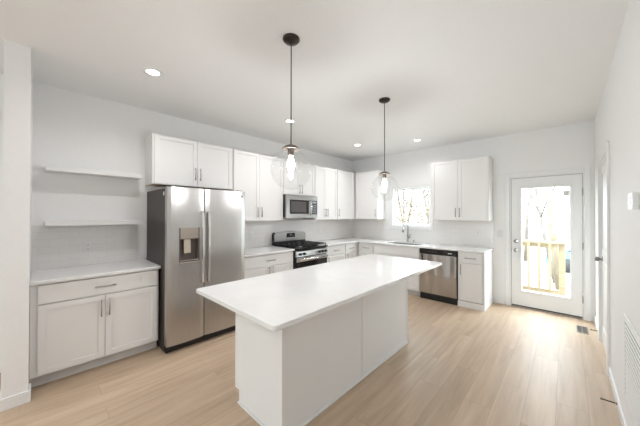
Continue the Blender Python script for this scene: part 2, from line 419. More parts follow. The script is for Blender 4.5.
def upper_cab(name, label, loc, rot, w, z0, z1, fronts, depth=.31, group=None):
    r = thing(name, label, 'cabinet', loc, rot, group)
    k = MB(); k.box((.001, -depth, z0+.003), (w-.001, -.002, z1)); k.box((.001, -depth, z0), (w-.001, -.002, z0+.003), CABIN)
    k.mats = [CAB, CABIN]
    for f in k.bm.faces: f.material_index = 0
    k.bm.faces.ensure_lookup_table()
    for f in list(k.bm.faces)[-6:]: f.material_index = 1
    k.build('cabinet_body', None, r)
    for f in fronts: front(r, f, depth)
    return r
RL = PI/2     # left wall: local x runs towards the back wall, front faces +X
DZ0, DZ1, RZ0, RZ1 = .112, .700, .712, .868
# left of the fridge
base_cab('base_cabinet', 'white base cabinet under the floating shelves, one wide drawer over two doors', (0, -5.2865, 0), RL, .9445,
    [('drawer', .044, .930, RZ0, RZ1, .487, .788), ('door', .044, .487, DZ0, DZ1, .457, .585), ('door', .487, .930, DZ0, DZ1, .517, .585)])
# between fridge and range
base_cab('base_cabinet', 'white base cabinet between the fridge and the range', (0, -3.335, 0), RL, .925,
    [('drawer', .01, .915, RZ0, RZ1, .463, .788), ('door', .01, .463, DZ0, DZ1, .433, .62), ('door', .463, .915, DZ0, DZ1, .493, .62)])
# right of the range
base_cab('base_cabinet', 'white one-drawer base cabinet just right of the range', (0, -1.632, 0), RL, .590,
    [('drawer', .01, .58, RZ0, RZ1, .295, .788), ('door', .01, .58, DZ0, DZ1, .06, .60)])
base_cab('corner_base_cabinet', 'narrow white base cabinet in the inside corner, facing the island', (0, -1.040, 0), RL, 1.035,
    [('drawer', .01, .375, RZ0, RZ1, .19, .788), ('door', .01, .375, DZ0, DZ1, .045, .60)])
# back run
base_cab('base_cabinet', 'narrow white base cabinet beside the corner, left of the sink', (.613, 0, 0), 0, .375,
    [('drawer', .05, .365, RZ0, RZ1, .21, .788), ('door', .05, .365, DZ0, DZ1, .33, .60)])
base_cab('sink_base_cabinet', 'white sink base cabinet with a plain false front below the window', (.990, 0, 0), 0, .940,
    [('false', .01, .93, RZ0, RZ1, None, 0), ('door', .01, .47, DZ0, DZ1, .435, .60), ('door', .47, .93, DZ0, DZ1, .505, .60)], top=.66)
rr = [o for o in C.objects if o.name.startswith('sink_base')][0]
bx('front_rail', (.001, -.59, .66), (.939, -.556, .883), CAB, rr)
rc = base_cab('base_cabinet', 'white base cabinet at the right end of the back counter, next to the dishwasher', (2.556, 0, 0), 0, .364,
    [('drawer', .01, .345, RZ0, RZ1, .19, .788), ('door', .01, .345, DZ0, DZ1, .05, .60)])
bx('end_panel', (.365, -.609, 0), (.378, -.002, .883), CAB, rc)
bx('base_shoe', (.0, -.608, 0), (.364, -.531, .095), CAB, rc)
# uppers
UB, UT = 1.370, 2.424
upper_cab('wall_cabinet', 'short white two-door wall cabinet above the fridge', (0, -4.338, 0), RL, 1.014, 1.828, UT,
    [('door', .02, .510, 1.836, UT-.004, .478, 1.99), ('door', .510, 1.000, 1.836, UT-.004, .542, 1.99)])
upper_cab('wall_cabinet', 'tall white two-door wall cabinet between fridge and microwave', (0, -3.322, 0), RL, .924, UB, UT,
    [('door', .008, .445, UB+.004, UT-.004, .413, 1.51), ('door', .445, .916, UB+.004, UT-.004, .477, 1.51)])
upper_cab('wall_cabinet', 'short white two-door wall cabinet directly above the microwave', (0, -2.396, 0), RL, .764, 1.818, UT,
    [('door', .008, .382, 1.826, UT-.004, .352, 1.93), ('door', .382, .756, 1.826, UT-.004, .412, 1.93)])
upper_cab('wall_cabinet', 'tall white two-door wall cabinet just right of the microwave', (0, -1.630, 0), RL, .672, UB, UT,
    [('door', .008, .318, UB+.004, UT-.004, .288, 1.51), ('door', .318, .664, UB+.004, UT-.004, .348, 1.51)])
upper_cab('corner_wall_cabinet', 'tall white single-door wall cabinet ending in the inside corner', (0, -.956, 0), RL, .953, UB, UT,
    [('door', .008, .600, UB+.004, UT-.004, .038, 1.51)])
upper_cab('wall_cabinet', 'tall white single-door wall cabinet on the back wall, left of the window', (.333, 0, 0), 0, .586, UB, UT,
    [('door', .02, .578, UB+.004, UT-.004, .545, 1.51)])
upper_cab('wall_cabinet', 'white two-door wall cabinet between the window and the patio door', (2.030, 0, 0), 0, .905, UB, UT,
    [('door', .008, .4525, UB+.004, UT-.004, .422, 1.51), ('door', .4525, .897, UB+.004, UT-.004, .483, 1.51)])

# ------------------------------------------------------------------ worktops
def slab(name, xs, ys, mask, z0, z1, label, bevel=.004):
    bm = bmesh.new(); V = {}
    def v(i, j, z):
        if (i, j, z) not in V: V[(i, j, z)] = bm.verts.new((xs[i], ys[j], z))
        return V[(i, j, z)]
    nx, ny = len(xs)-1, len(ys)-1
    on = lambda i, j: 0 <= i < nx and 0 <= j < ny and mask[j][i]
    for j in range(ny):
        for i in range(nx):
            if not on(i, j): continue
            bm.faces.new([v(i,j,z1), v(i+1,j,z1), v(i+1,j+1,z1), v(i,j+1,z1)]); bm.faces.new([v(i,j,z0), v(i,j+1,z0), v(i+1,j+1,z0), v(i+1,j,z0)])
            for (di, dj, a, b) in ((0,-1,(i,j),(i+1,j)), (1,0,(i+1,j),(i+1,j+1)), (0,1,(i+1,j+1),(i,j+1)), (-1,0,(i,j+1),(i,j))):
                if not on(i+di, j+dj): bm.faces.new([v(*a,z0), v(*b,z0), v(*b,z1), v(*a,z1)])
    k = MB(); k.bm.free(); k.bm = bm
    return tag(k.build(name, QUARTZ, None, bevel), label, 'countertop')
CT0, CT1 = .8845, .914
slab('countertop', [.0015, .635], [-5.287, -4.333], [[1]], CT0, CT1, 'white quartz countertop left of the fridge, below the floating shelves')
slab('countertop', [.0015, .635], [-3.336, -2.408], [[1]], CT0, CT1, 'short white quartz countertop between fridge and range')
slab('countertop', [.0015, .635, 1.20, 1.88, 2.945], [-1.633, -.635, -.52, -.13, -.0015],
     [[1, 0, 0, 0], [1, 1, 1, 1], [1, 1, 0, 1], [1, 1, 1, 1]], CT0, CT1, 'L-shaped white quartz countertop running from the range past the sink')
# backsplashes (thin tile panels on the walls)
k = MB(); k.box((.0003, -5.287, .9145), (.0060, -4.413, 1.357))
tag(k.build('tile_backsplash', TILE_Y), 'white tile backsplash below the lower floating shelf', 'backsplash')
k = MB(); k.box((.0003, -3.336, .9145), (.0060, -2.4045, UB-.001)); k.box((.0003, -2.4045, .915), (.0060, -1.634, UB-.001)); k.box((.0003, -1.634, .9145), (.0060, -.0068, UB-.001))
tag(k.build('tile_backsplash', TILE_Y), 'white tile backsplash behind the range on the left wall', 'backsplash')
k = MB(); k.box((.0066, -.0060, .9145), (wx0-.076, -.0003, UB-.001)); k.box((wx0-.076, -.0060, .9145), (wx1+.051, -.0003, wz0-.066)); k.box((wx1+.051, -.0060, .9145), (2.945, -.0003, UB-.001))
tag(k.build('tile_backsplash', TILE_X), 'white tile backsplash behind the sink under the window', 'backsplash')

# ------------------------------------------------------------------ island
r = thing('kitchen_island', 'white panelled kitchen island with a toe kick on its fridge side', 'island', (2.2155, -3.245, 0))
bx0, bx1, by0, by1 = 1.914-2.2155, 2.500-2.2155, -4.161+3.245, -2.329+3.245
bx('cabinet_body', (bx0+.02, by0+.012, .10), (bx1-.012, by1-.012, CT0-.0005), CAB, r)
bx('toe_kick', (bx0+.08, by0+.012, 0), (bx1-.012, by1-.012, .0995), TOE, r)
k = MB(); k.prism([(bx0, .10), (bx0, CT0-.0005), (bx1, CT0-.0005), (bx1, 0), (bx0+.06, 0), (bx0+.06, .10)], by0, by0+.0118, 'y'); k.build('end_panel', CAB, r, .001)
k = MB(); k.prism([(bx0, .10), (bx0, CT0-.0005), (bx1, CT0-.0005), (bx1, 0), (bx0+.06, 0), (bx0+.06, .10)], by1-.0118, by1, 'y'); k.build('end_panel', CAB, r, .001)
jy = -3.248+3.245
bx('side_panel', (bx1-.0118, by0+.0122, 0), (bx1, jy-.004, CT0-.0005), CAB, r, .001)
bx('side_panel', (bx1-.0118, jy+.004, 0), (bx1, by1-.0122, CT0-.0005), CAB, r, .001)
bx('corner_trim', (bx1+.0002, by0, .02), (bx1+.004, by0+.018, CT0-.001), CAB, r, .001)
bx('corner_trim', (bx1+.0002, by1-.03, .02), (bx1+.004, by1, CT0-.001), CAB, r, .001)
k = MB(); k.box((bx0+.055, by0-.013, 0), (bx1+.013, by0-.0003, .018)); k.box((bx1+.0003, by0, 0), (bx1+.013, by1+.013, .018)); k.box((bx0+.055, by1+.0003, 0), (bx1, by1+.013, .018))
k.build('shoe_moulding', TRIM, r, .004)
for i in range(4):   # fridge side doors and drawers
    wd = (by1-by0-.03)/4; y0 = by0+.015+i*wd
    k = MB(); st = .05; xo = bx0+.0195
    for a, b in (((y0+G, .112), (y0+st, .70)), ((y0+wd-st, .112), (y0+wd-G, .70)), ((y0+st, .112), (y0+wd-st, .112+st)), ((y0+st, .70-st), (y0+wd-st, .70))):
        k.box((xo-.019, a[0], a[1]), (xo, b[0], b[1]))
    k.box((xo-.010, y0+st, .112+st), (xo-.002, y0+wd-st, .70-st)); d = k.build('door', CAB, r)
    k = MB(); hy = y0+(wd-.03 if i % 2 == 0 else .03)
    k.tube([(xo-.049, hy, .54), (xo-.049, hy, .68)], .006, 10)
    for z in (.555, .665): k.tube([(xo-.019, hy, z), (xo-.049, hy, z)], .0045, 8)
    k.build('handle', NICK, d)
    d = bx('drawer', (xo-.019, y0+G, .712), (xo, y0+wd-G, .868), CAB, r)
    k = MB(); hy = y0+wd/2
    k.tube([(xo-.049, hy-.08, .79), (xo-.049, hy+.08, .79)], .006, 10)
    for s in (-1, 1): k.tube([(xo-.019, hy+s*.06, .79), (xo-.049, hy+s*.06, .79)], .0045, 8)
    k.build('handle', NICK, d)
for xx in (1.965, 2.165): # small steel brackets under the overhang
    k = MB(); a = xx-2.2155
    k.box((a-.006, by0-.006, CT0-.055), (a+.006, by0-.0005, CT0-.002)); k.box((a-.0045, by0-.16, CT0-.006), (a+.0045, by0-.005, CT0-.0012))
    k.build('support_bracket', NICK, r)
# island top with rounded corners
def rrect(x0, x1, y0, y1, rad, n=6):
    P = []
    for cx, cy, a0 in ((x1-rad, y1-rad, 0), (x0+rad, y1-rad, PI/2), (x0+rad, y0+rad, PI), (x1-rad, y0+rad, 1.5*PI)):
        for i in range(n+1):
            a = a0 + PI/2*i/n; P.append((cx+rad*math.cos(a), cy+rad*math.sin(a)))
    return P
k = MB(); k.prism(rrect(1.809, 2.782, -4.431, -2.006, .022), CT0, CT1)
tag(k.build('island_countertop', QUARTZ, None, .004), 'large glossy white quartz slab on the kitchen island', 'countertop')

# ------------------------------------------------------------------ floating shelves
SHELF = mat('shelf_paint', (.82, .815, .80), .5)
for z0, lab in ((1.895, 'upper of the two white floating shelves on the left wall'), (1.358, 'lower white floating shelf, just above the tile backsplash')):
    k = MB(); k.box((.0015, -5.200, z0), (.205, -4.412, z0+.045))
    tag(k.build('floating_shelf', SHELF, None, .0015), lab, 'shelf', None)

# ------------------------------------------------------------------ fridge
r = thing('refrigerator', 'stainless side-by-side refrigerator with water dispenser', 'refrigerator', (0, -4.331, 0), RL)
wF = .918; FS = .392     # split between freezer door and fridge door, from the near edge
bx('cabinet_body', (.004, -.735, .012), (wF-.004, -.05, 1.752), DARK, r, .004)
bx('toe_grille', (.01, -.765, .008), (wF-.01, -.7355, .075), BLACK, r)
def fdoor(name, x0, x1, hole=None):
    k = MB(); yb, yf = -.742, -.805; z0, z1 = .085, 1.764; n = 10
    prof = []
    for i in range(n+1):
        t = i/n; x = x0+(x1-x0)*t
        prof.append((x, yf-.017*(1-(2*t-1)**2)**.6 if 0 < t < 1 else yf))
    if not hole:
        k.prism([(x0, yb)]+prof+[(x1, yb)], z0, z1)
    else:
        hx0, hx1, hz0, hz1 = hole
        xs = sorted(set([x0+(x1-x0)*i/n for i in range(n+1)]+[hx0, hx1]))
        def fy(x):
            t = (x-x0)/(x1-x0); return yf-.017*max(0, (1-(2*t-1)**2))**.6
        def pr(a, b, za, zb):
            xx = [x for x in xs if a-1e-6 <= x <= b+1e-6]
            k.prism([(a, yb)]+[(x, fy(x)) for x in xx]+[(b, yb)], za, zb)
        pr(x0, hx0, z0, z1); pr(hx1, x1, z0, z1); pr(hx0, hx1, z0, hz0); pr(hx0, hx1, hz1, z1)
    o = k.build(name, STEEL, r, .003 if not hole else 0)
    for p in o.data.polygons: p.use_smooth = False
    return o
hole = (.118, .330, .955, 1.325)
fd = fdoor('freezer_door', .004, FS-.005, hole); rd = fdoor('fresh_food_door', FS+.005, wF-.004)
# dispenser
k = MB(); a, b, c, d = hole; yo = -.826
k.box((a, -.748, c), (b, -.742, d)); k.box((a, yo, c), (a+.012, -.748, d)); k.box((b-.012, yo, c), (b, -.748, d)); k.box((a+.012, yo, c), (b-.012, -.748, c+.012))
dp = k.build('dispenser', CAV, r)
k = MB(); k.box((a+.0122, yo-.001, 1.205), (b-.0122, -.7485, d)); k.build('dispenser_panel', mat('dispenser_panel_taupe', (.40, .34, .29), .35, .3), dp)
k = MB(); k.prism([(-.785, 1.195), (-.80, 1.20), (-.81, 1.05), (-.80, 1.045)], a+.055, a+.125, 'x'); k.build('dispenser_paddle', BEIGE, dp, .003)
k = MB(); k.box((a-.006, yo-.006, c-.012), (b+.006, -.80, c+.0)); k.box((a+.0125, yo-.002, c+.0125), (b-.0125, -.752, c+.02)); k.build('drip_tray', STEELB, dp, .002)
for i in range(4): bx('dispenser_button', (a+.035+i*.04, yo-.0035, 1.245), (a+.053+i*.04, yo-.0012, 1.252), GREYP, dp)
for dd, x in ((fd, FS-.034), (rd, FS+.034)):
    k = MB(); P = []
    for i in range(13):
        t = i/12; P.append((x, -.858-.012*math.sin(PI*t), .70+t*.81))
    P = [(x, -.80, .715)] + P[0:] + [(x, -.80, 1.495)]
    # flattened bar: boxes with slanted ends
    k.prism([(-.812, .695), (-.862, .705), (-.874, .90), (-.877, 1.10), (-.874, 1.30), (-.862, 1.50), (-.812, 1.510), (-.812, 1.475), (-.845, 1.465), (-.853, 1.30), (-.856, 1.10), (-.853, .90), (-.845, .74), (-.812, .73)], x-.013, x+.013, 'x')
    k.build('handle', STEELB, dd, .004)
for x in (.035, wF-.09): bx('hinge_cover', (x, -.78, 1.7645), (x+.055, -.70, 1.778), DARK, r, .003)
bx('energy_clip', (.000, -.722, 1.675), (.0038, -.690, 1.715), PLAST, r)
k = MB(); k.lathe([(0, -.8185), (.011, -.8185), (.013, -.8175), (.013, -.815)], (wF-.055, 0, 1.700), 20, 'y'); bdg = k.build('round_badge', mat('badge_dark', (.10, .10, .11), .3), r)
k = MB(); k.lathe([(.0132, -.8155), (.0155, -.8155), (.0155, -.812), (.0132, -.812), (.0132, -.8155)], (wF-.055, 0, 1.700), 20, 'y'); k.build('badge_ring', STEELB, bdg)

# ------------------------------------------------------------------ range
r = thing('gas_range', 'stainless gas range with black cooktop set into the counter', 'range', (0, -2.402, 0), RL)
wR = .762
bx('range_body', (.003, -.63, .03), (wR-.003, -.02, .895), BLACK, r)
for sx in (.05, wR-.05):
    for sy in (-.1, -.55):
        k = MB(); k.tube([(sx, sy, 0), (sx, sy, .03)], .018, 12); k.build('foot', BLACK, r)
od = bx('oven_door', (.008, -.662, .235), (wR-.008, -.631, .745), BLKGLASS, r, .004)
k = MB(); k.box((.008, -.667, .695), (wR-.008, -.6625, .762)); k.build('door_trim', STEEL, od)
k = MB(); k.tube([(.05, -.712, .735), (wR-.05, -.712, .735)], .014, 12)
for sx in (.085, wR-.085): k.tube([(sx, -.667, .735), (sx, -.712, .735)], .009, 8)
k.build('handle', STEELB, od)
bx('storage_drawer', (.008, -.658, .05), (wR-.008, -.631, .228), STEEL, r, .004)
k = MB(); k.prism([(-.631, .775), (-.672, .778), (-.660, .862), (-.631, .885)], .004, wR-.004, 'x'); k.build('control_panel', STEEL, r, .002)
for sx in (.075, .165, wR-.235, wR-.155, wR-.075):
    k = MB(); k.lathe([(0, -.036), (.017, -.036), (.020, -.030), (.021, 0)], (0, 0, 0), 20, 'y'); k.box((-.0035, -.043, -.016), (.0035, -.035, .016))
    o = k.build('knob', BLACK, r); o.location = (sx, -.667, .82); o.rotation_euler = (-.14, 0, 0)
k = MB(); k.box((.0, -.668, .8955), (wR, -.06, .918)); k.build('cooktop', BLKGLASS, r, .004)
for (bx_, by_, br_) in ((.19, -.52, .05), (wR-.19, -.52, .045), (.19, -.24, .04), (wR-.19, -.24, .05), (wR/2, -.38, .045)):
    k = MB(); k.lathe([(0, .940), (br_*.75, .940), (br_*.8, .934), (br_, .932), (br_*1.02, .919), (0, .9185)], (bx_, by_, 0), 24); k.build('burner', STEELB if br_ > .046 else IRON, r)
for x0, x1 in ((.02, wR/3-.004), (wR/3+.004, 2*wR/3-.004), (2*wR/3+.004, wR-.02)):
    k = MB(); y0, y1 = -.645, -.10; t = .010; z0, z1 = .945, .960
    for y in (y0, y1-t, (y0+y1)/2-t/2): k.box((x0, y, z0), (x1, y+t, z1))
    for x in (x0, x1-t): k.box((x, y0+t, z0), (x+t, y1-t, z1))
    k.box(((x0+x1)/2-t/2, y0+t, z0+.001), ((x0+x1)/2+t/2, y1-t, z1+.001))
    for y in (y0+.12, y1-.14): k.box((x0+t, y, z0+.0005), (x1-t, y+t, z1+.0005))
    for x in (x0, x1-t):
        for y in (y0, y1-t): k.box((x, y, .9185), (x+t, y+t, z0))
    k.build('grate', IRON, r)
# backguard: arched steel face over black base
k = MB(); k.box((.0, -.075, .9185), (wR, -.012, .985)); k.build('backguard_base', BLACK, r)
k = MB(); P = [(.0, .985), (.0, 1.10)]
for i in range(13):
    t = i/12; P.append((.03+(wR-.06)*t, 1.135+.028*math.sin(PI*t)))
P += [(wR, 1.10), (wR, .985)]
k.prism(P, -.082, -.012, 'y', STEELD)
bg_ = k.build('backguard', None, r, .003)
k = MB(); k.prism([(.0, .99), (-.004, .99), (-.004, 1.115), (.02, 1.15), (.022, 1.145), (.0, 1.11)], -.080, -.014, 'y'); k.build('backguard_side', BLACK, bg_)
k = MB(); k.prism([(.27, 1.05), (.285, 1.128), (.475, 1.128), (.49, 1.05)], -.0845, -.0822, 'y'); dpl = k.build('display', BLKGLASS, bg_)
bx('clock_readout', (.355, -.0855, 1.085), (.405, -.0847, 1.103), GREYP, dpl)
for sx in (.31, .33, .43, .445): bx('button', (sx, -.0855, 1.075), (sx+.009, -.0847, 1.081), GREYP, dpl)

# ------------------------------------------------------------------ microwave
r = thing('microwave', 'stainless over-the-range microwave under the short cabinet', 'microwave', (0, -2.394, 1.414), RL)
wM = .758; hM = .400
bx('microwave_body', (.0, -.372, .012), (wM, -.008, hM), BLACK, r)
bx('bottom_plate', (.02, -.36, .0), (wM-.02, -.02, .0115), STEEL, r)
k = MB(); x1 = wM-.165
for a, b in (((.0, .0), (.075, .37)), ((x1-.065, .0), (x1, .37)), ((.075, .0), (x1-.065, .07)), ((.075, .315), (x1-.065, .37))):
    k.box((a[0], -.402, a[1]), (b[0], -.3725, b[1]))
md = k.build('door', STEELD, r)
bx('door_window', (.0752, -.398, .0702), (x1-.0652, -.374, .3148), BLKGLASS, md)
bx('window_mesh', (.11, -.3995, .098), (x1-.125, -.3982, .287), SCREEN, md)
k = MB(); k.tube([(x1-.025, -.405, .055), (x1-.025, -.43, .07), (x1-.025, -.437, .185), (x1-.025, -.43, .30), (x1-.025, -.405, .315)], .011, 12); k.build('handle', STEELB, md)
cp = bx('control_panel', (x1+.002, -.400, .0), (wM, -.3725, .37), STEELD, r, .002)
kp = bx('keypad', (x1+.018, -.4025, .06), (wM-.012, -.4005, .315), BLUEPAN, cp)
bx('display', (x1+.03, -.4035, .265), (wM-.03, -.4027, .298), GREYP, kp)
for i in range(5):
    for j in range(3): bx('button', (x1+.034+j*.034, -.4035, .085+i*.033), (x1+.055+j*.034, -.4027, .102+i*.033), GREYP, kp)
k = MB(); k.box((.0, -.400, .3715), (wM, -.3725, hM)); vg = k.build('vent_grille', STEELD, r, .002)

# ------------------------------------------------------------------ dishwasher
r = thing('dishwasher', 'stainless dishwasher with black control strip right of the sink', 'dishwasher', (1.936, 0, 0), 0)
wD = .612
bx('dishwasher_body', (.004, -.575, .02), (wD-.004, -.03, .880), BLACK, r)
bx('toe_kick', (.004, -.560, .0), (wD-.004, -.535, .108), BLACK, r) if False else bx('toe_kick', (.004, -.596, .0), (wD-.004, -.5755, .108), BLACK, r)
k = MB(); k.prism([(-.576, .112), (-.622, .112), (-.632, .45), (-.628, .790), (-.576, .795)], .005, wD-.005, 'x'); k.build('door', STEELW, r, .003)
cs = bx('control_strip', (.005, -.626, .797), (wD-.005, -.576, .880), BLKGLASS, r, .003)
bx('badge', (wD-.135, -.6275, .825), (wD-.075, -.6262, .838), PLAST, cs)
for i in range(5): bx('button', (.16+i*.03, -.6275, .83), (.175+i*.03, -.6262, .835), GREYP, cs)

# ------------------------------------------------------------------ sink and faucet
k = MB(); x0, x1, y0, y1 = 1.195, 1.885, -.525, -.125
k.box((x0, y0, .68), (x1, y1, .684)); k.box((x0, y0, .684), (x0+.003, y1, .8838)); k.box((x1-.003, y0, .684), (x1, y1, .8838))
k.box((x0+.003, y0, .684), (x1-.003, y0+.003, .8838)); k.box((x0+.003, y1-.003, .684), (x1-.003, y1, .8838))
rs = tag(k.build('sink', STEEL), 'undermount stainless sink below the window', 'sink')
k = MB(); k.lathe([(0, .686), (.03, .686), (.042, .689), (.045, .6845)], (1.54, -.32, 0), 24); k.build('drain', CHROME, rs)
r = thing('faucet', 'tall chrome gooseneck faucet behind the sink', 'faucet', (1.475, -.085, .9142))
k = MB(); k.lathe([(0, .0), (.028, .0), (.028, .012), (.02, .02), (.019, .12), (.014, .13)], seg=24); k.build('base', CHROME, r)
k = MB(); P = [(0, 0, .12), (0, 0, .30)]
for i in range(1, 13):
    a = PI*i/12; P.append((-.02*(1-math.cos(a))/2, -.085*(1-math.cos(a)), .30+.075*math.sin(a)))
k.tube(P, .0115, 14); k.build('spout', CHROME, r)
k = MB(); k.tube([(-.02, -.17, .302), (-.021, -.171, .26), (-.021, -.171, .205)], [.014, .017, .019], 16); k.build('spray_head', CHROME, r)
k = MB(); k.tube([(.018, 0, .09), (.045, 0, .10)], .014, 12); k.tube([(.040, 0, .10), (.055, -.005, .165)], [.008, .006], 10); k.build('lever', CHROME, r)
k = MB(); k.lathe([(0, .048), (.012, .046), (.014, .03), (.016, .004), (.018, .0)], (1.60, -.085, .9142), 18)
tag(k.build('air_gap_cap', CHROME), 'small chrome cap on the counter right of the faucet', 'tap fitting')

# ------------------------------------------------------------------ pendants and recessed lights
CAPM = mat('aged_bronze_cap', (.20, .165, .14), .35, .7)
def pendant(loc, label):
    r = thing('pendant_light', label, 'pendant light', loc, 0)     # origin at the globe centre
    gz = .0; R_ = .150; top = H-loc[2]
    k = MB(); k.lathe([(0, top-.0005), (.062, top-.0005), (.064, top-.010), (.052, top-.024), (.02, top-.032), (0, top-.033)], seg=32); k.build('canopy', BRONZE, r)
    k = MB(); k.tube([(0, 0, R_+.035), (0, 0, top-.03)], .0042, 10); k.build('rod', BRONZE, r)
    k = MB(); k.lathe([(0, R_+.040), (.012, R_+.038), (.042, R_+.026), (.066, R_+.006), (.064, R_+.0), (.03, R_+.004), (0, R_+.006)], seg=32); k.build('cap', CAPM, r)
    k = MB(); k.lathe([(0, R_+.003), (.022, R_+.003), (.022, R_-.045), (.018, R_-.05), (0, R_-.05)], seg=20); k.build('socket', CAPM, r)
    k = MB(); P = []
    for i in range(25):
        a = .38+(PI-.38)*i/24; P.append((R_*math.sin(a), R_*math.cos(a)))
    P[-1] = (0, -R_)
    k.lathe(P, seg=48); k.build('globe', GLOBE, r)
    k = MB(); k.lathe([(.012, R_-.0505), (.014, R_-.062), (.024, R_-.092), (.027, R_-.115), (.022, R_-.142), (.011, R_-.160), (0, R_-.164)], seg=20); k.build('bulb', BULB, r)
    return r
pendant((2.347, -3.955, 1.806), 'clear glass globe pendant light nearer the viewer, left over the island')
pendant((2.331, -2.547, 1.778), 'clear glass globe pendant light farther away, by the window')
cans = [((1.062, -4.525), 'recessed ceiling light nearest the floating shelves'), ((1.013, -2.836), 'recessed ceiling light seen behind the near pendant rod'),
        ((.969, -1.138), 'recessed ceiling light near the inside corner, by the far pendant'), ((1.930, -.700), 'recessed ceiling light above the sink window')]
cans += [((1.1, -6.6), 'added unseen ceiling light behind the viewer, left front'), ((3.0, -6.6), 'added unseen ceiling light behind the viewer, right front'),
         ((1.1, -9.2), 'added unseen ceiling light behind the viewer, left rear'), ((3.0, -9.2), 'added unseen ceiling light behind the viewer, right rear')]  # four out-of-view lights added to brighten the room from behind the camera
for (x, y), lab in cans:
    r = thing('recessed_light', lab, 'ceiling light', (x, y, H), 0)
    k = MB(); k.lathe([(.088, -.0005), (.088, -.004), (.062, -.008), (.052, -.0045), (.052, -.0005), (.088, -.0005)], seg=36); k.build('trim_ring', TRIM, r)
    k = MB(); k.lathe([(0, -.003), (.0515, -.003), (.0515, -.0006), (0, -.0006)], seg=32); k.build('lens', LENS, r)
    area('recessed_lamp', (x, y, H-.012), (0, 0, 0), .1, .1, CAN_POWER*(.5 if y > -1 else 1), CAN_COL, shape='DISK', spread=math.radians(150))

# ------------------------------------------------------------------ outlets, switch, thermostat, grilles, stops
def plate(name, label, cat, loc, rot, kind='outlet', w=.072, h=.116):
    r = thing(name, label, cat, loc, rot)
    bx('cover_plate', (-w/2, -.006, -h/2), (w/2, -.0004, h/2), PLAST, r, .002)
    if kind == 'outlet':
        for zz in (-.024, .024):
            s = bx('socket', (-.017, -.009, zz-.015), (.017, -.0062, zz+.015), PLAST, r, .002)
            k = MB()
            for q in (-.006, .006): k.box((q-.0015, -.0098, zz-.005), (q+.0015, -.0092, zz+.006))
            k.box((-.002, -.0098, zz-.011), (.002, -.0092, zz-.008)); k.build('slots', SLOT, s)
    elif kind == 'switch':
        bx('rocker', (-.016, -.011, -.032), (.016, -.0062, .032), PLAST, r, .002)
    else:
        k = MB(); k.lathe([(0, -.014), (.012, -.013), (.013, -.006)], seg=16, axis='y'); k.build('knob', SLOT, r)
    return r
plate('outlet', 'white outlet on the tile below the lower floating shelf', 'outlet', (.0062, -4.872, 1.115), RL)
plate('outlet', 'white outlet on the tile between fridge and range', 'outlet', (.0062, -2.82, 1.112), RL)
plate('outlet', 'white outlet on the tile right of the range', 'outlet', (.0062, -1.168, 1.15), RL)
plate('outlet', 'white outlet on the back wall tile below the right wall cabinet', 'outlet', (2.715, -.0062, 1.136), 0)
plate('light_switch', 'white light switch between the counter and the patio door', 'switch', (3.036, -.0004, 1.15), 0, 'switch')
# thermostat-like panel on the right wall
r = thing('thermostat', 'white thermostat box high on the right wall', 'thermostat', (W, -2.93, 1.548), -RL)
bx('back_plate', (.0, -.008, -.052), (.15, -.0004, .052), PLAST, r, .002)
bx('housing', (.006, -.032, -.046), (.144, -.0082, .046), PLAST, r, .003)
bx('display', (.025, -.0335, -.02), (.10, -.0322, .03), GREYP, r)
# return-air grille
r = thing('return_air_grille', 'white louvred return-air grille low on the right wall', 'vent', (W, -2.535, .53), -RL)
gw, gh = .62, .56
k = MB(); k.box((0, -.008, -gh/2), (.03, -.0004, gh/2)); k.box((gw-.03, -.008, -gh/2), (gw, -.0004, gh/2)); k.box((.03, -.008, -gh/2), (gw-.03, -.0004, -gh/2+.03)); k.box((.03, -.008, gh/2-.03), (gw-.03, -.0004, gh/2))
k.build('frame', PLAST, r, .002)
bx('backing', (.03, -.0015, -gh/2+.03), (gw-.03, -.0004, gh/2-.03), GREYP, r)
k = MB(); n = 17
for i in range(n):
    z = -gh/2+.034+(gh-.072)*i/(n-1)
    k.prism([(-.002, z+.006), (-.0035, z+.007), (-.0075, z-.004), (-.006, z-.005)], .0301, gw-.0301, 'x')
k.build('louvres', PLAST, r)
# floor register
r = thing('floor_register', 'grey metal floor register in front of the patio door', 'vent', (3.985, -.47, 0))
k = MB(); a, b = .055, .14
k.box((-a, -b, .0005), (-a+.012, b, .005)); k.box((a-.012, -b, .0005), (a, b, .005)); k.box((-a+.012, -b, .0005), (a-.012, -b+.012, .005)); k.box((-a+.012, b-.012, .0005), (a-.012, b, .005))
k.build('frame', NICK, r)
bx('backing', (-a+.012, -b+.012, .0003), (a-.012, b-.012, .001), SLOT, r)
k = MB()
for i in range(12):
    y = -b+.02+i*.0215; k.box((-a+.012, y, .0011), (a-.012, y+.008, .0048))
k.box((-.004, -b+.012, .0012), (.004, b-.012, .0049))
k.build('slats', NICK, r)
def doorstop(y, label, L=.075):
    r = thing('door_stop', label, 'door stop', (W-.0135, y, .05), 0)
    k = MB(); k.lathe([(0, 0), (.011, -.0), (.010, -.008), (.005, -.010), (0, -.010)], seg=16, axis='x'); k.build('base', NICK, r)
    k = MB(); k.tube([(-.010, 0, 0), (-L, 0, 0)], .0045, 10); k.build('spring', BRONZE, r)
    k = MB(); k.tube([(-L, 0, 0), (-L-.012, 0, 0)], .007, 12); k.build('tip', SLOT, r)
doorstop(-2.25, 'rod door stop on the right baseboard below the grille'); doorstop(-.55, 'short rod door stop on the baseboard by the corner', .05)

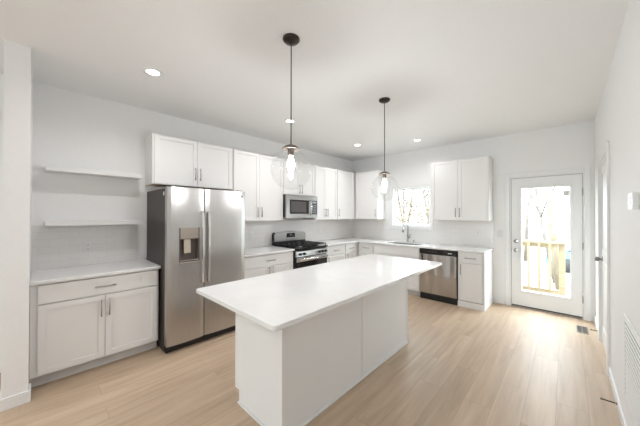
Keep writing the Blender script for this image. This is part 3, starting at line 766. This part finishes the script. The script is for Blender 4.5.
# ------------------------------------------------------------------ outside
struct(bx('ground', (-40, .2, -1.3), (45, 80, -1.2), GRASS), 'pale winter lawn outside')
struct(bx('wall_house_foundation', (-6, .14, -1.2), (10, .18, -.12), SIDING))
DY = 1.20
r = thing('wooden_deck', 'small treated-pine deck outside the patio door', 'deck', (3.2, .7, -.10))
k = MB()
for i in range(8): k.box((-1.5, -.52+i*.142, .03), (1.0, -.52+i*.142+.136, .065))
k.build('deck_boards', DECK, r)
k = MB(); k.box((-1.5, DY-.7-.02, -.14), (1.0, DY-.7+.02, .028)); k.box((-1.5, -.50, -.14), (1.0, -.46, .028)); k.build('joists', DECK, r)
for x in (-1.45, .581, .95):
    for y in (DY-.66,):
        bx('post', (x-.045, y, -1.1), (x+.045, y+.09, 1.044 if x < .9 else .028), DECK, r)
k = MB(); k.box((-1.5, DY-.7-.06, 1.045), (.645, DY-.7+.085, 1.08)); k.box((-1.5, DY-.7-.02, .965), (.535, DY-.7+.018, 1.044)); k.build('top_rail', DECK, r)
bx('bottom_rail', (-1.5, DY-.7-.02, .13), (.535, DY-.7+.018, .20), DECK, r)
for i in range(12):
    x = .418-.153*i
    bx('baluster', (x-.019, DY-.7-.058, .10), (x+.019, DY-.7-.0205, 1.044), DECK, r)
def tree(x, y, h, rad, lean, label, m=BARK, seed=1, name='bare_tree', depth=4, fork=.45):
    rnd = random.Random(seed); k = MB()
    def branch(p, d, L, r0, lev):
        n = 4; P = [p]; q = p.copy(); dd = d.copy()
        for i in range(n):
            dd = (dd + Vector((rnd.uniform(-.13, .13), rnd.uniform(-.13, .13), rnd.uniform(-.02, .08)))).normalized(); q = q + dd*L/n; P.append(q.copy())
        k.tube(P, [r0*(1-.5*i/n) for i in range(n+1)], max(4, 10-2*lev))
        if lev >= depth: return
        for j in range(3 if lev else 6):
            t = rnd.uniform(.35, 1) if lev else rnd.uniform(fork, 1); i = min(n-1, int(t*n)); bp = P[i].lerp(P[i+1], t*n-i)
            a = rnd.uniform(0, 2*PI); s = Vector((math.cos(a), math.sin(a), rnd.uniform(.3, 1.0))).normalized()
            branch(bp, (dd*.5+s).normalized(), L*rnd.uniform(.4, .6), r0*(1-.5*t)*.55, lev+1)
    branch(Vector((0, 0, 0)), Vector((lean[0], lean[1], 1)).normalized(), h, rad, 0)
    o = k.build(name, m); o.location = (x, y, -1.25)
    return tag(o, label, 'tree', 'bare trees outside')
tree(3.66, 7.5, 9.5, .115, (-.02, 0), 'bare tree with the thickest trunk, seen right of centre in the door glass', seed=3, depth=4, fork=.15)
tree(3.52, 8.6, 8.5, .075, (-.11, 0), 'bare tree leaning left in the middle of the door glass', BARK2, 8, depth=4, fork=.15)
tree(2.1, 14, 11, .10, (0, 0), 'bare tree at the left of the door glass, farther back', BARK2, 5, depth=4)
tree(5.0, 17, 11, .10, (.03, 0), 'bare tree behind the deck post, far to the right', BARK2, 9, depth=4)
wt = [(-1.55, 10.5, 31, 'slim bare tree in the right pane of the sink window, close to the muntin'), (-.6, 12, 32, 'slim bare tree at the far right of the sink window'), (-4.6, 12.5, 33, 'slim bare tree at the far left of the sink window'), (-3.0, 16, 34, 'small distant bare tree in the centre of the sink window'), (-2.2, 8, 21, 'bare tree at the left of the sink window'), (-3.3, 10, 22, 'bare tree left of centre behind the sink window'), (-2.3, 11, 23, 'bare tree in the middle of the sink window'),
      (-1.0, 9, 24, 'bare tree right of centre behind the sink window'), (-3.6, 14, 25, 'bare tree far behind the sink window')]
for x, y, s, lab in wt: tree(x, y, 8, .085, (random.uniform(-.1, .1), 0), lab, BARK2 if s % 2 else BARK, s, depth=4, fork=.2)
def shrub(x, y, z, rx, rz, n, seed, label):
    rnd = random.Random(seed); k = MB()
    for i in range(n):
        a, b = rnd.uniform(0, 2*PI), rnd.uniform(-.1, 1); rr = rnd.uniform(.3, 1)
        p = Vector((math.cos(a)*rx*rr*math.sqrt(1-max(0, b)**2*.8), math.sin(a)*rx*rr*.6, rz*max(0, b)))
        s = rnd.uniform(.03, .08); u = Vector((rnd.uniform(-1, 1), rnd.uniform(-1, 1), rnd.uniform(-1, 1))).normalized(); v = u.orthogonal().normalized(); u2_ = u.cross(v)
        q = [k.bm.verts.new(p+v*s), k.bm.verts.new(p+u2_*s*.5), k.bm.verts.new(p-v*s), k.bm.verts.new(p-u2_*s*.5)]; k.bm.faces.new(q)
    for i in range(26):
        a = rnd.uniform(0, 2*PI); k.tube([(0, 0, 0), (math.cos(a)*rx*.5, math.sin(a)*rx*.3, rz*.6), (math.cos(a)*rx*.8, math.sin(a)*rx*.5, rz*rnd.uniform(.7, 1))], [.02, .012, .004], 5)
    o = k.build('dry_shrub', LEAF); o.location = (x, y, z)
    return tag(o, label, 'shrub', 'dry shrubs outside')
shrub(-1.9, 6.5, -1.2, 1.5, 3.3, 3200, 1, 'tan dry-leaved shrub low in the left half of the sink window')
shrub(-1.0, 8.8, -1.2, 1.5, 3.3, 3200, 2, 'tan dry-leaved shrub low in the right half of the sink window')
# neighbouring house
r = thing('neighbour_house', 'pale sided house beyond the lawn, right in the door glass', 'house', (8.0, 30, -1.2))
bx('house_walls', (-4, 0, 0), (8, 8, 5.0), SIDING, r)
k = MB(); k.prism([(-.5, 5.0), (4, 7.6), (8.5, 5.0)], -4.4, 8.4, 'x'); k.build('roof', ROOF, r)
for x in (-3, -.5, 2.5): 
    f = bx('window', (x, -.06, 2.9), (x+1, -.001, 4.3), TRIM, r); bx('pane', (x+.08, -.08, 3.0), (x+.92, -.061, 4.2), BLKGLASS, f)
# parked car
r = thing('car', 'blue parked car beyond the deck post', 'car', (5.0, 12.5, -1.2), .2)
k = MB(); k.prism([(-2.1, .35), (-2.1, .8), (-1.5, .95), (-.8, 1.42), (.8, 1.45), (1.5, .98), (2.1, .85), (2.15, .35)], -.85, .85, 'y'); k.build('car_body', CARB, r, .08)
k = MB(); k.prism([(-1.35, .98), (-.78, 1.36), (.76, 1.38), (1.3, .99)], -.86, .86, 'y'); k.build('windows', BLKGLASS, r)
for x in (-1.3, 1.3):
    for y in (-.86, .66):
        k = MB(); k.lathe([(0, y), (.32, y), (.33, y+.02), (.33, y+.18), (.32, y+.2), (0, y+.2)], (x, 0, .33), 24, 'y'); k.build('wheel', TYRE, r)
